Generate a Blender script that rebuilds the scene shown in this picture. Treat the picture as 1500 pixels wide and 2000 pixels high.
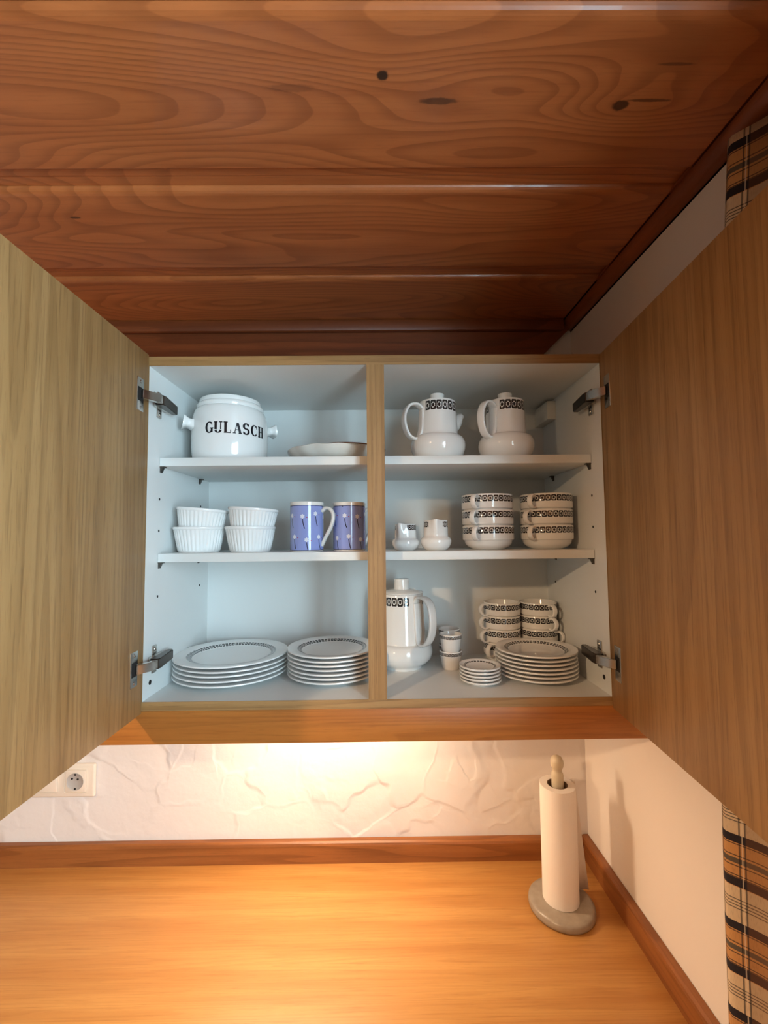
import bpy, bmesh, math, random
from mathutils import Vector, Matrix
random.seed(4)
PI = math.pi
for o in list(bpy.data.objects):
    bpy.data.objects.remove(o, do_unlink=True)
scene = bpy.context.scene
C = scene.collection
Z0 = 1.40                      # height of the cabinet's inside floor above the room floor

# ------------------------------------------------------------------ camera
cam_d = bpy.data.cameras.new('camera')
cam = bpy.data.objects.new('camera', cam_d); C.objects.link(cam)
YAW, PITCH, ROLL, F = .0074, .0579, -.0095, 852.23
def camdir(xr, yy, zr):
    c, s = math.cos(ROLL), math.sin(ROLL); x = xr*c-zr*s; z2 = zr*c+xr*s
    c, s = math.cos(PITCH), math.sin(PITCH); y = yy*c-z2*s; z = z2*c+yy*s
    c, s = math.cos(YAW), math.sin(YAW)
    return Vector((x*c+y*s, -x*s+y*c, z))
R_, F_, U_ = camdir(1, 0, 0), camdir(0, 1, 0), camdir(0, 0, 1)
m = Matrix((R_, U_, -F_)).transposed().to_4x4()
m.translation = Vector((.0083, -.8199, .2972+Z0))
cam.matrix_world = m
cam_d.sensor_fit = 'HORIZONTAL'; cam_d.sensor_width = 36; cam_d.lens = F/1500*36
cam_d.clip_start = .01
scene.camera = cam

# ------------------------------------------------------------------ world, large lights, exposure
w = bpy.data.worlds.new('world'); scene.world = w; w.use_nodes = True
bg = w.node_tree.nodes['Background']
bg.inputs[0].default_value = (1.0, .70, .44, 1); bg.inputs[1].default_value = .125
def area(name, loc, rot, sx, sy, power, col):
    l = bpy.data.lights.new(name, 'AREA'); l.shape = 'RECTANGLE'; l.size = sx; l.size_y = sy
    l.energy = power; l.color = col
    o = bpy.data.objects.new(name, l); C.objects.link(o); o.location = loc; o.rotation_euler = rot
    return o
# daylight falling in through the window in the right wall
WY0, WY1, WZ0, WZ1 = -2.15, -.85, 1.20, 2.14
area('window_daylight', (.70, (WY0+WY1)/2, (WZ0+WZ1)/2), (0, PI/2, 0), WZ1-WZ0, WY1-WY0, 52, (.58, .84, 1.0))
scene.view_settings.view_transform = 'Standard'
scene.view_settings.look = 'None'
scene.view_settings.gamma = 1
scene.view_settings.use_curve_mapping = False
scene.view_settings.exposure = 0.92

# ------------------------------------------------------------------ node helpers
def lin(c):
    return tuple(((v/255)/12.92 if v/255 <= .04045 else ((v/255+.055)/1.055)**2.4) for v in c)+(1,)
class NT:
    def __init__(s, name):
        s.m = bpy.data.materials.new(name); s.m.use_nodes = True
        s.t = s.m.node_tree; s.b = s.t.nodes['Principled BSDF']
    def n(s, t, **k):
        o = s.t.nodes.new(t)
        for a, b in k.items(): setattr(o, a, b)
        return o
    def put(s, sock, v):
        if isinstance(v, bpy.types.NodeSocket): s.t.links.new(v, sock)
        else: sock.default_value = v
    def M(s, op, a, b=0.0, c=0.0):
        o = s.n('ShaderNodeMath', operation=op)
        s.put(o.inputs[0], a); s.put(o.inputs[1], b); s.put(o.inputs[2], c)
        return o.outputs[0]
    def rng(s, v, a, b):            # 1 inside a<v<b
        return s.M('MULTIPLY', s.M('GREATER_THAN', v, a), s.M('LESS_THAN', v, b))
    def xyz(s, v):
        o = s.n('ShaderNodeSeparateXYZ'); s.put(o.inputs[0], v); return o.outputs
    def vec(s, x, y, z):
        o = s.n('ShaderNodeCombineXYZ')
        for i, v in enumerate((x, y, z)): s.put(o.inputs[i], v)
        return o.outputs[0]
    def noise(s, v, scale=1.0, detail=2.0, rough=.5, dist=0.0):
        o = s.n('ShaderNodeTexNoise'); s.put(o.inputs['Vector'], v)
        o.inputs['Scale'].default_value = scale; o.inputs['Detail'].default_value = detail
        o.inputs['Roughness'].default_value = rough; o.inputs['Distortion'].default_value = dist
        return o.outputs[0]
    def mix(s, f, a, b, blend='MIX'):
        o = s.n('ShaderNodeMix', data_type='RGBA', blend_type=blend)
        s.put(o.inputs[0], f); s.put(o.inputs[6], a); s.put(o.inputs[7], b)
        return o.outputs[2]
    def smooth(s, v, a, b):
        o = s.n('ShaderNodeMapRange', interpolation_type='SMOOTHSTEP')
        s.put(o.inputs[0], v); o.inputs[1].default_value = a; o.inputs[2].default_value = b
        return o.outputs[0]
    def obj(s):
        return s.n('ShaderNodeTexCoord').outputs['Object']
    def pos(s):
        return s.n('ShaderNodeNewGeometry').outputs['Position']
    def bump(s, h, strength, dist):
        o = s.n('ShaderNodeBump'); s.put(o.inputs['Height'], h)
        o.inputs['Strength'].default_value = strength; o.inputs['Distance'].default_value = dist
        s.t.links.new(o.outputs[0], s.b.inputs['Normal'])
    def fin(s, col=None, rough=None, metal=None, coat=None, spec=None):
        for k, v in (('Base Color', col), ('Roughness', rough), ('Metallic', metal), ('Coat Weight', coat), ('Specular IOR Level', spec)):
            if v is not None: s.put(s.b.inputs[k], v)
        return s.m

def plain(name, rgb, rough=.5, metal=0.0, coat=0.0):
    t = NT(name); return t.fin(lin(rgb), rough, metal, coat)

def wood(name, dark, mid, light, axis, across=7.0, along=.8, rings=9.0, fine=220.0, rough=.45, contrast=.6, knots=(), coords='pos', coat=0.0, pores=.35, seed=0.0):
    """axis = world axis the grain follows (0 x, 1 y, 2 z)"""
    t = NT(name)
    P = t.xyz(t.pos() if coords == 'pos' else t.obj())
    a = P[axis]; o = [P[i] for i in range(3) if i != axis]
    b = t.M('ADD', o[0], t.M('MULTIPLY', o[1], 1.0))
    b = t.M('ADD', b, seed)
    warp = 0.0
    spots = None
    for (ka, kb, ra, rb, strength) in knots:      # knots of the timber: position along / across, radii
        da = t.M('DIVIDE', t.M('SUBTRACT', a, ka), ra); db = t.M('DIVIDE', t.M('SUBTRACT', o[0], kb), rb)
        r = t.M('SQRT', t.M('ADD', t.M('MULTIPLY', da, da), t.M('MULTIPLY', db, db)))
        r = t.M('ADD', r, t.M('MULTIPLY', t.M('SUBTRACT', t.noise(t.vec(P[0], P[1], P[2]), 160, 2), .5), .5))
        sp = t.M('MULTIPLY', t.smooth(r, 1.25, .75), strength)
        spots = sp if spots is None else t.M('MAXIMUM', spots, sp)
        da2 = t.M('DIVIDE', t.M('SUBTRACT', a, ka), .09); db2 = t.M('DIVIDE', t.M('SUBTRACT', o[0], kb), .035)
        g = t.M('POWER', 2.718, t.M('MULTIPLY', t.M('ADD', t.M('MULTIPLY', da2, da2), t.M('MULTIPLY', db2, db2)), -1.0))
        warp = t.M('ADD', warp, t.M('MULTIPLY', g, .06*strength))
    n1 = t.noise(t.vec(t.M('MULTIPLY', a, along), t.M('MULTIPLY', b, across), seed), 1.0, 1.5, .45, .15)
    n1 = t.M('ADD', n1, warp)
    ph = t.M('FRACT', t.M('MULTIPLY', n1, rings))
    ring = t.M('MULTIPLY', t.smooth(ph, .35, .93), t.smooth(ph, 1.0, .95))
    n2 = t.noise(t.vec(t.M('MULTIPLY', a, 9.0), t.M('MULTIPLY', b, fine), 3.0), 1.0, 3.0, .6)
    n3 = t.noise(t.vec(t.M('MULTIPLY', a, 1.3), t.M('MULTIPLY', b, 26.0), 7.0+seed), 1.0, 3.0, .55)
    n4 = t.noise(t.vec(t.M('MULTIPLY', a, 40.0), t.M('MULTIPLY', b, 700.0), 1.0), 1.0, 1.0, .5)
    col = t.mix(t.smooth(n3, .3, .7), lin(mid), lin(light))
    col = t.mix(t.M('MULTIPLY', ring, contrast), col, lin(dark))
    col = t.mix(t.M('MULTIPLY', t.smooth(n2, .48, .75), pores), col, lin(dark))
    col = t.mix(t.M('MULTIPLY', t.smooth(n4, .6, .75), pores*.6), col, lin(dark))
    if spots is not None:
        col = t.mix(spots, col, lin((38, 20, 12)))
    t.bump(t.M('ADD', t.M('MULTIPLY', n2, .6), t.M('MULTIPLY', ring, -.5)), .12, .0006)
    return t.fin(col, rough, 0.0, coat)

MAT = {}
DOORC = ((98, 66, 34), (152, 114, 68), (170, 133, 86))
MAT['oak_v'] = wood('oak_decor_vertical', *DOORC, 2, across=9, along=.22, rings=22, contrast=.26, rough=.5, pores=.45)
MAT['oak_h'] = wood('oak_decor_horizontal', *DOORC, 0, across=10, along=.3, rings=22, contrast=.28, rough=.5, pores=.4)
MAT['pelmet'] = wood('orange_oak_pelmet', (122, 66, 24), (172, 104, 44), (188, 120, 54), 0, across=22, along=.8, rings=14, contrast=.25, rough=.42)
MAT['pine'] = wood('stained_pine_ceiling', (108, 50, 22), (172, 96, 50), (188, 110, 60), 0, across=5.0, along=.7, rings=46, contrast=.34, rough=.36, coat=.15, pores=.22,
                   knots=((.0153, -.3127, .007, .006, .95), (.088, -.2802, .024, .0045, .7), (.3314, -.2742, .010, .007, .85), (.366, -.281, .028, .0022, .6), (.372, -.325, .022, .0018, .5), (-.5278, -.0752, .009, .0025, .75), (-.0996, -.2975, .03, .005, .3)))
MAT['trim'] = wood('dark_pine_trim', (80, 34, 14), (140, 72, 34), (158, 84, 42), 1, across=10, along=1, rings=6, contrast=.4, rough=.4)
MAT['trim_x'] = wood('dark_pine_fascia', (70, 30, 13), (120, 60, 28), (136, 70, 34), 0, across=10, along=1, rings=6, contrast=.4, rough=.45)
MAT['worktop'] = wood('beech_worktop', (160, 102, 46), (186, 128, 66), (202, 148, 82), 0, across=22, along=.45, rings=24, contrast=.2, rough=.38, pores=.42)
MAT['upstand_x'] = wood('upstand_wood_x', (96, 52, 22), (140, 84, 42), (154, 96, 50), 0, across=20, along=1.3, rings=6, contrast=.4, rough=.4)
MAT['upstand_y'] = wood('upstand_wood_y', (96, 52, 22), (140, 84, 42), (154, 96, 50), 1, across=20, along=1.3, rings=6, contrast=.4, rough=.4)
MAT['melamine'] = plain('white_melamine', (226, 228, 226), .42)
MAT['porcelain'] = plain('white_porcelain', (238, 238, 236), .10, 0, .4)
MAT['stoneware'] = plain('cream_stoneware', (226, 222, 214), .14, 0, .3)
MAT['chrome'] = plain('nickel_steel', (196, 192, 186), .22, 1.0)
MAT['darksteel'] = plain('dark_hinge_steel', (92, 86, 80), .3, 1.0)
MAT['hole'] = plain('dark_hole', (26, 24, 22), .8)
MAT['black'] = plain('black_print', (20, 20, 28), .3)
MAT['plastic'] = plain('white_plastic', (222, 218, 208), .4)
MAT['sockplastic'] = plain('cream_socket_plastic', (232, 220, 204), .35)
MAT['sockgrey'] = plain('grey_socket_cup', (176, 172, 168), .4)
MAT['brownrim'] = plain('brown_glazed_rim', (120, 66, 34), .3)
t = NT('grey_stone_wood'); P = t.obj()
MAT['greybase'] = t.fin(t.mix(t.noise(P, 60, 4), lin((134, 122, 108)), lin((170, 158, 142))), .3)
MAT['rodwood'] = t.fin if False else None
t = NT('pale_limed_wood'); MAT['rodwood'] = t.fin(t.mix(t.noise(t.obj(), 50, 3), lin((190, 174, 146)), lin((216, 204, 180))), .45)
t = NT('kitchen_paper'); P = t.obj()
t.bump(t.noise(P, 420, 2), .25, .0006); MAT['paper'] = t.fin(lin((238, 230, 222)), .9)
t = NT('paper_roll_end'); x = t.xyz(t.obj())
r = t.M('SQRT', t.M('ADD', t.M('MULTIPLY', x[0], x[0]), t.M('MULTIPLY', x[1], x[1])))
MAT['cardboard'] = plain('brown_card_core', (120, 96, 74), .9)

# trowelled plaster: long curved ridges where one sweep of the trowel overlaps another
def plaster(name, rgb, amount):
    t = NT(name); p = t.pos()
    q = t.n('ShaderNodeVectorMath', operation='ADD'); t.put(q.inputs[0], p)
    wv = t.n('ShaderNodeTexNoise'); t.put(wv.inputs['Vector'], p); wv.inputs['Scale'].default_value = 5.5; wv.inputs['Detail'].default_value = 3
    sc = t.n('ShaderNodeVectorMath', operation='SCALE'); t.put(sc.inputs[0], wv.outputs[1]); sc.inputs['Scale'].default_value = .17
    t.put(q.inputs[1], sc.outputs[0])
    vo = t.n('ShaderNodeTexVoronoi', feature='SMOOTH_F1'); vo.inputs['Smoothness'].default_value = .12; t.put(vo.inputs['Vector'], q.outputs[0]); vo.inputs['Scale'].default_value = 6.5
    cellh = t.xyz(vo.outputs['Color'])[0]
    vd = t.n('ShaderNodeTexVoronoi', feature='DISTANCE_TO_EDGE'); t.put(vd.inputs['Vector'], q.outputs[0]); vd.inputs['Scale'].default_value = 6.5
    # each sweep of the trowel tilts a little, so its edge stands proud on one side only
    lx = t.xyz(vo.outputs['Position']); px = t.xyz(q.outputs[0])
    tilt = t.M('MULTIPLY', t.M('SUBTRACT', px[2], lx[2]), t.M('MULTIPLY', t.M('SUBTRACT', cellh, .5), 26.0))
    edge = t.smooth(vd.outputs['Distance'], .05, 0.0)
    pres = t.smooth(t.noise(p, 9, 2), .42, .58)
    h = t.M('ADD', t.M('MULTIPLY', cellh, 1.5), t.M('MULTIPLY', t.M('MULTIPLY', edge, pres), .22))
    v2 = t.n('ShaderNodeTexVoronoi', feature='SMOOTH_F1'); v2.inputs['Smoothness'].default_value = .2; t.put(v2.inputs['Vector'], q.outputs[0]); v2.inputs['Scale'].default_value = 15
    h = t.M('ADD', h, t.M('MULTIPLY', t.M('MULTIPLY', t.xyz(v2.outputs['Color'])[1], .8), t.smooth(t.noise(p, 6, 1), .45, .6)))
    h = t.M('ADD', h, t.M('MULTIPLY', t.noise(p, 22, 4), .7))
    t.bump(h, amount, .004)
    col = t.mix(t.noise(p, 4, 2), lin(rgb), lin(tuple(v-6 for v in rgb)))
    return t.fin(col, .75)
MAT['plaster'] = plaster('trowelled_plaster', (232, 226, 222), .55)
MAT['wallright'] = plaster('smooth_painted_plaster', (242, 234, 226), .10)
MAT['floor'] = plain('floor_tiles', (150, 120, 92), .5)

# printed border: rosettes with a dot, running round the rim
def banded(name, mode, a, b, N, rmin=0.0, gap=None, base=(238, 238, 236), rough=.10):
    t = NT(name); x = t.xyz(t.obj())
    r = t.M('SQRT', t.M('ADD', t.M('MULTIPLY', x[0], x[0]), t.M('MULTIPLY', x[1], x[1])))
    ang = t.M('ARCTAN2', x[1], x[0])
    u = t.M('SUBTRACT', t.M('FRACT', t.M('MULTIPLY', t.M('ADD', ang, PI), N/(2*PI))), .5)
    s = x[2] if mode == 'z' else r
    v = t.M('DIVIDE', t.M('SUBTRACT', s, (a+b)/2), b-a)
    inside = t.rng(s, a, b)
    if mode == 'z': inside = t.M('MULTIPLY', inside, t.M('GREATER_THAN', r, rmin))
    else: inside = t.M('MULTIPLY', inside, t.M('GREATER_THAN', x[2], rmin))
    if gap:
        d = t.M('SUBTRACT', ang, gap[0]); d = t.M('ARCCOSINE', t.M('COSINE', d))
        inside = t.M('MULTIPLY', inside, t.M('GREATER_THAN', d, gap[1]))
    rr = t.M('SQRT', t.M('ADD', t.M('MULTIPLY', u, u), t.M('MULTIPLY', v, v)))
    au = t.M('ABSOLUTE', u); av = t.M('ABSOLUTE', v)
    cu = t.M('SUBTRACT', au, .5); cv = t.M('SUBTRACT', av, .5)
    rc = t.M('SQRT', t.M('ADD', t.M('MULTIPLY', cu, cu), t.M('MULTIPLY', cv, cv)))
    pet = t.M('MULTIPLY', t.M('COSINE', t.M('MULTIPLY', t.M('ARCTAN2', v, u), 8.0)), .035)
    white = t.rng(t.M('ADD', rr, pet), .215, .305)
    white = t.M('MAXIMUM', white, t.M('LESS_THAN', rc, .12))
    white = t.M('MAXIMUM', white, t.M('MULTIPLY', t.M('GREATER_THAN', au, .465), t.M('LESS_THAN', av, .45)))
    if mode == 'r': white = t.M('MAXIMUM', t.M('GREATER_THAN', au, .38), t.M('LESS_THAN', rr, .12))
    f = t.M('MULTIPLY', inside, t.M('SUBTRACT', 1.0, white))
    col = t.mix(f, lin(base), lin((36, 36, 40)))
    return t.fin(col, rough, 0, .4)

# ------------------------------------------------------------------ object helpers
def mesh(name, bm, mat, parent=None, smooth=False, angle=35):
    bmesh.ops.recalc_face_normals(bm, faces=bm.faces)
    me = bpy.data.meshes.new(name); bm.to_mesh(me); bm.free()
    return meshobj(name, me, mat, parent, smooth, angle)
def meshobj(name, me, mat, parent=None, smooth=False, angle=35):
    if mat is not None and not me.materials: me.materials.append(mat)
    if smooth:
        for p in me.polygons: p.use_smooth = True
        me.set_sharp_from_angle(angle=math.radians(angle))
    o = bpy.data.objects.new(name, me); C.objects.link(o)
    if parent: o.parent = parent
    return o
def tag(o, label=None, cat=None, group=None, kind=None):
    if label: o['label'] = label
    if cat: o['category'] = cat
    if group: o['group'] = group
    if kind: o['kind'] = kind
    return o
def thing(name, loc, rz=0.0, label=None, cat=None, group=None):
    o = bpy.data.objects.new(name, None); C.objects.link(o)
    o.location = loc; o.rotation_euler = (0, 0, rz); o.empty_display_size = .02
    return tag(o, label, cat, group)
def dup(root, loc, rz=0.0, label=None):
    r = root.copy(); C.objects.link(r); r.location = loc; r.rotation_euler = (0, 0, rz)
    if label: r['label'] = label
    for ch in list(root.children):
        c = ch.copy(); C.objects.link(c); c.parent = r
        for g in ch.children:
            d = g.copy(); C.objects.link(d); d.parent = c
    return r
def box(bm, x0, x1, y0, y1, z0, z1, bev=0.0, seg=2):
    v = [bm.verts.new(p) for p in ((x0,y0,z0),(x1,y0,z0),(x1,y1,z0),(x0,y1,z0),(x0,y0,z1),(x1,y0,z1),(x1,y1,z1),(x0,y1,z1))]
    fs = [bm.faces.new([v[i] for i in f]) for f in ((0,3,2,1),(4,5,6,7),(0,1,5,4),(1,2,6,5),(2,3,7,6),(3,0,4,7))]
    if bev:
        es = list({e for f in fs for e in f.edges})
        bmesh.ops.bevel(bm, geom=es, offset=bev, segments=seg, profile=.5, affect='EDGES')
def boxobj(name, x0, x1, y0, y1, z0, z1, mat, parent=None, bev=0.0, z=True):
    bm = bmesh.new(); k = Z0 if z else 0
    box(bm, x0, x1, y0, y1, z0+k, z1+k, bev)
    return mesh(name, bm, mat, parent, smooth=bev > 0)
def prism(bm, pts, axis, a, b):
    """closed outline in the plane normal to axis, extruded from a to b"""
    def P(p, t): return {'x': (t, p[0], p[1]), 'y': (p[0], t, p[1]), 'z': (p[0], p[1], t)}[axis]
    A = [bm.verts.new(P(p, a)) for p in pts]; B = [bm.verts.new(P(p, b)) for p in pts]
    n = len(pts)
    for i in range(n): bm.faces.new((A[i], A[(i+1) % n], B[(i+1) % n], B[i]))
    bm.faces.new(A[::-1]); bm.faces.new(B)
def lathe(bm, prof, n=64, mod=None):
    """prof: (r,z) list; ends on the axis are closed. mod(r,z,ang)->(r,z)"""
    rings = []
    for r, z in prof:
        if r < 1e-6: rings.append([bm.verts.new((0, 0, z))]); continue
        ring = []
        for i in range(n):
            a = 2*PI*i/n; rr, zz = (r, z) if mod is None else mod(r, z, a)
            ring.append(bm.verts.new((rr*math.cos(a), rr*math.sin(a), zz)))
        rings.append(ring)
    for A, B in zip(rings, rings[1:]):
        for i in range(n):
            j = (i+1) % n
            if len(A) == 1 and len(B) == 1: continue
            if len(A) == 1: bm.faces.new((A[0], B[i], B[j]))
            elif len(B) == 1: bm.faces.new((A[i], A[j], B[0]))
            else: bm.faces.new((A[i], A[j], B[j], B[i]))
def spline(pts, n):
    """Catmull-Rom through pts, n samples per span"""
    P = [Vector(p) for p in pts]; P = [P[0]*2-P[1]]+P+[P[-1]*2-P[-2]]; out = []
    for i in range(1, len(P)-2):
        for k in range(n):
            t = k/n; a, b, c, d = P[i-1], P[i], P[i+1], P[i+2]
            out.append(.5*((2*b)+(c-a)*t+(2*a-5*b+4*c-d)*t*t+(3*b-a-3*c+d)*t**3))
    out.append(P[-2]); return out
def strap(bm, pts, side, wid, thk, n=6, m=12):
    """rounded strap swept along pts; side = constant width direction"""
    P = spline(pts, n); side = Vector(side).normalized(); rings = []
    N = len(P)
    for i, p in enumerate(P):
        tan = (P[min(i+1, N-1)]-P[max(i-1, 0)]).normalized(); nor = side.cross(tan).normalized()
        f = i/(N-1); wd = wid(f) if callable(wid) else wid; th = thk(f) if callable(thk) else thk
        ring = []
        for k in range(m):
            a = 2*PI*k/m; c, s = math.cos(a), math.sin(a)
            e = .55
            ring.append(bm.verts.new(p+side*(math.copysign(abs(c)**e, c)*wd/2)+nor*(math.copysign(abs(s)**e, s)*th/2)))
        rings.append(ring)
    for A, B in zip(rings, rings[1:]):
        for k in range(m): bm.faces.new((A[k], A[(k+1) % m], B[(k+1) % m], B[k]))
    bm.faces.new(rings[0][::-1]); bm.faces.new(rings[-1])
def tube(bm, pts, r, n=4, m=8):
    strap(bm, pts, (0, 1, .001), 2*r, 2*r, n, m)

HW, D = .432, .2981            # half inner width and inner depth of the cabinet
ZT, ZTO, ZBO = .6286, .6464, -.0161
DW, XR = .3182, .5218          # back wall plane, right wall plane
S1, S2, SB, TH = .4595, .2691, .0443, .0169
ZC, ZU = -.5007, -.4513        # worktop surface, top of upstand
CE = .8674                     # ceiling face

# ------------------------------------------------------------------ the room
bm = bmesh.new(); box(bm, -3.0, XR+.2, DW, DW+.15, 0, CE+Z0+.06)
tag(mesh('wall_back', bm, MAT['plaster']), 'white trowelled plaster wall behind the cabinet and worktop', 'wall', kind='structure')
bm = bmesh.new()
zt = CE+Z0+.06
box(bm, XR, XR+.2, WY1, DW, 0, zt); box(bm, XR, XR+.2, -3.2, WY0, 0, zt)
box(bm, XR, XR+.2, WY0, WY1, 0, WZ0); box(bm, XR, XR+.2, WY0, WY1, WZ1, zt)
tag(mesh('wall_right', bm, MAT['wallright']), 'smooth pale wall beside the cabinet and worktop', 'wall', kind='structure')
bm = bmesh.new(); box(bm, -3.0, XR+.2, -3.2, DW+.15, -.05, 0)
tag(mesh('floor', bm, MAT['floor']), 'plain tiled kitchen floor below the worktop', 'floor', kind='structure')

# ceiling: backing board and profiled pine planks
ceil = boxobj('ceiling', -3.0, XR+.2, -3.2, DW, CE+.014, CE+.06, MAT['trim_x'])
tag(ceil, 'ceiling clad with wide stained pine planks', 'ceiling', kind='structure')
G0, GS = .1198, .2463
bm = bmesh.new()
# outline across the plank: bevelled nose, flat face, step up to the recessed tongue
out = [(0.0, .013), (0.0, .007), (.0015, .0042), (.004, .002), (.008, .0006), (.012, 0.0), (GS-.042, 0.0), (GS-.040, .0015), (GS-.0395, .0055), (GS-.022, .0062), (GS-.018, .0075), (GS-.0004, .0082), (GS-.0004, .013)]
prism(bm, out, 'x', -3.0, XR)
me = bpy.data.meshes.new('plank'); bmesh.ops.recalc_face_normals(bm, faces=bm.faces); bm.to_mesh(me); bm.free(); me.materials.append(MAT['pine'])
for i in range(1, 13):
    o = bpy.data.objects.new('plank', me); C.objects.link(o); o.parent = ceil
    o.location = (0, G0-.009-GS*i, CE+Z0)
bm = bmesh.new()
L = DW-.002-(G0-.009)
out2 = [(a, b) for a, b in out if a < L-.001][:6]+[(L, 0.0), (L, .013)]
prism(bm, out2, 'x', -3.0, XR)
o = mesh('plank', bm, MAT['pine'], ceil); o.location = (0, G0-.009, CE+Z0)

# moulding along the right wall and dark fascia on the back wall
def trim_profile(x, z, w_, h_, s):
    pts = [(x, z), (x-s*w_, z), (x-s*w_, z-.004)]
    for k in range(7):
        a = PI/2*k/6; pts.append((x-s*(w_-.004)*math.cos(a)*1.0, z-.004-(h_-.008)*math.sin(a)))
    pts.append((x, z-h_)); return pts
bm = bmesh.new(); prism(bm, trim_profile(XR, CE+Z0+.004, .027, .030, 1), 'y', -3.0, DW)
tag(mesh('trim_1', bm, MAT['trim'], smooth=True), 'dark wooden moulding between plank ceiling and right wall', 'moulding', kind='structure')
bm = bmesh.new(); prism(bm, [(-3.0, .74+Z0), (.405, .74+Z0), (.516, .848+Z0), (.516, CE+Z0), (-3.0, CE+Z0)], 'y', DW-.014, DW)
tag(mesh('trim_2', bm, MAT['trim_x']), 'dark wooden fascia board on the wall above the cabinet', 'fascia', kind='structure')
bm = bmesh.new(); box(bm, -3.0, .494, DW-.03, DW-.014, .836+Z0, CE+Z0, .006)
tag(mesh('trim_3', bm, MAT['trim_x'], smooth=True), 'narrow dark cornice strip under the ceiling above the cabinet', 'cornice', kind='structure')

# window in the right wall (daylight source, partly covered by the curtain)
win = thing('window_1', (XR+.1, (WY0+WY1)/2, WZ0), 0, 'white framed window in the right wall behind the checked curtain', 'window'); win['kind'] = 'structure'
hy, hz = (WY1-WY0)/2, WZ1-WZ0
bm = bmesh.new()
for y0, y1, z0, z1 in ((-hy, hy, 0, .06), (-hy, hy, hz-.06, hz), (-hy, -hy+.06, .06, hz-.06), (hy-.06, hy, .06, hz-.06), (-.03, .03, .06, hz-.06)):
    box(bm, -.03, .03, y0, y1, z0, z1, .004)
mesh('window_frame', bm, MAT['plastic'], win, True)
t = NT('window_glass'); tr = t.n('ShaderNodeBsdfTransparent'); gl = t.n('ShaderNodeBsdfGlossy'); gl.inputs['Roughness'].default_value = .02
mx = t.n('ShaderNodeMixShader'); mx.inputs[0].default_value = .06
t.t.links.new(tr.outputs[0], mx.inputs[1]); t.t.links.new(gl.outputs[0], mx.inputs[2]); t.t.links.new(mx.outputs[0], t.t.nodes['Material Output'].inputs[0])
for a, b in ((-hy+.06, -.03), (.03, hy-.06)):
    bm = bmesh.new(); box(bm, -.003, .003, a, b, .06, hz-.06); mesh('pane', bm, t.m, win)
bm = bmesh.new(); box(bm, -.14, .03, -hy-.02, hy+.02, -.03, 0, .004); mesh('window_sill', bm, MAT['plastic'], win, True)

# ------------------------------------------------------------------ worktop
wt = thing('worktop', (0, 0, ZC-.038+Z0), 0, 'orange-brown beech worktop with a dark wooden upstand along both walls', 'worktop')
bm = bmesh.new(); box(bm, -3.0, XR-.001, -.29, DW-.001, 0, .038, .003); mesh('slab', bm, MAT['worktop'], wt, True)
H = ZU-ZC
def up_profile(s=1):
    return [(0, 0), (0, H), (-.012*s, H), (-.0165*s, H-.003), (-.018*s, H-.008), (-.018*s, 0)]
bm = bmesh.new(); prism(bm, [(DW-.001+a, .038+b) for a, b in up_profile()], 'x', -3.0, XR-.019)
tag(mesh('upstand', bm, MAT['upstand_x'], wt), 'dark brown wooden upstand')
bm = bmesh.new(); prism(bm, [(XR-.001+a, .038+b) for a, b in up_profile()], 'y', -.29, DW-.001)
tag(mesh('upstand', bm, MAT['upstand_y'], wt), 'dark brown wooden upstand')

# ------------------------------------------------------------------ wall cabinet
cab = thing('wall_cabinet', (0, .15, ZBO+Z0), 0, 'open two-door oak wall cabinet with white inside full of crockery', 'cabinet')
CZ = (0, -.15, -ZBO-Z0)
def part(name, x0, x1, y0, y1, z0, z1, mat, parent=cab, bev=0.0):
    """box given in scene coordinates, stored relative to its thing"""
    bm = bmesh.new(); off = cab.location
    box(bm, x0-off.x, x1-off.x, y0-off.y, y1-off.y, z0+Z0-off.z, z1+Z0-off.z, bev)
    return mesh(name, bm, mat, parent, bev > 0)
SW = .0165
sides = []
for s in (-1, 1):
    a, b = sorted((s*HW, s*(HW+SW)))
    sp = part('side_panel', a, b, .0012, DW-.001, ZBO, ZTO, MAT['melamine'])
    part('edge_band', a, b, 0, .0012, ZBO, ZTO, MAT['oak_v'], sp); sides.append(sp)
tp = part('top_panel', -HW, HW, .0012, D, ZT, ZTO, MAT['melamine']); part('edge_band', -HW, HW, 0, .0012, ZT, ZTO, MAT['oak_h'], tp)
bp = part('bottom_panel', -HW, HW, .0012, D, ZBO, 0, MAT['melamine']); part('edge_band', -HW, HW, 0, .0012, ZBO, 0, MAT['oak_h'], bp)
part('back_panel', -HW, HW, D, D+.004, ZBO, ZTO, MAT['melamine'])
part('centre_post', -.0168, .0168, -.0005, .018, 0, ZT, MAT['oak_v'])
tag(part('light_pelmet', -.62, XR-.002, -.001, .015, -.0754, ZBO, MAT['pelmet'], cab, .0008), 'orange-brown board below the cabinet')
part('filler_strip', HW+SW, XR-.002, .004, .02, ZBO, ZTO, MAT['oak_v'])
for s in (-1, 1):      # white covers of the wall hangers
    a, b = sorted((s*.411, s*HW)); part('hanger_cover', a, b, .212, D, .577, .622, MAT['plastic'], cab, .0015)
shelves = []
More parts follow.
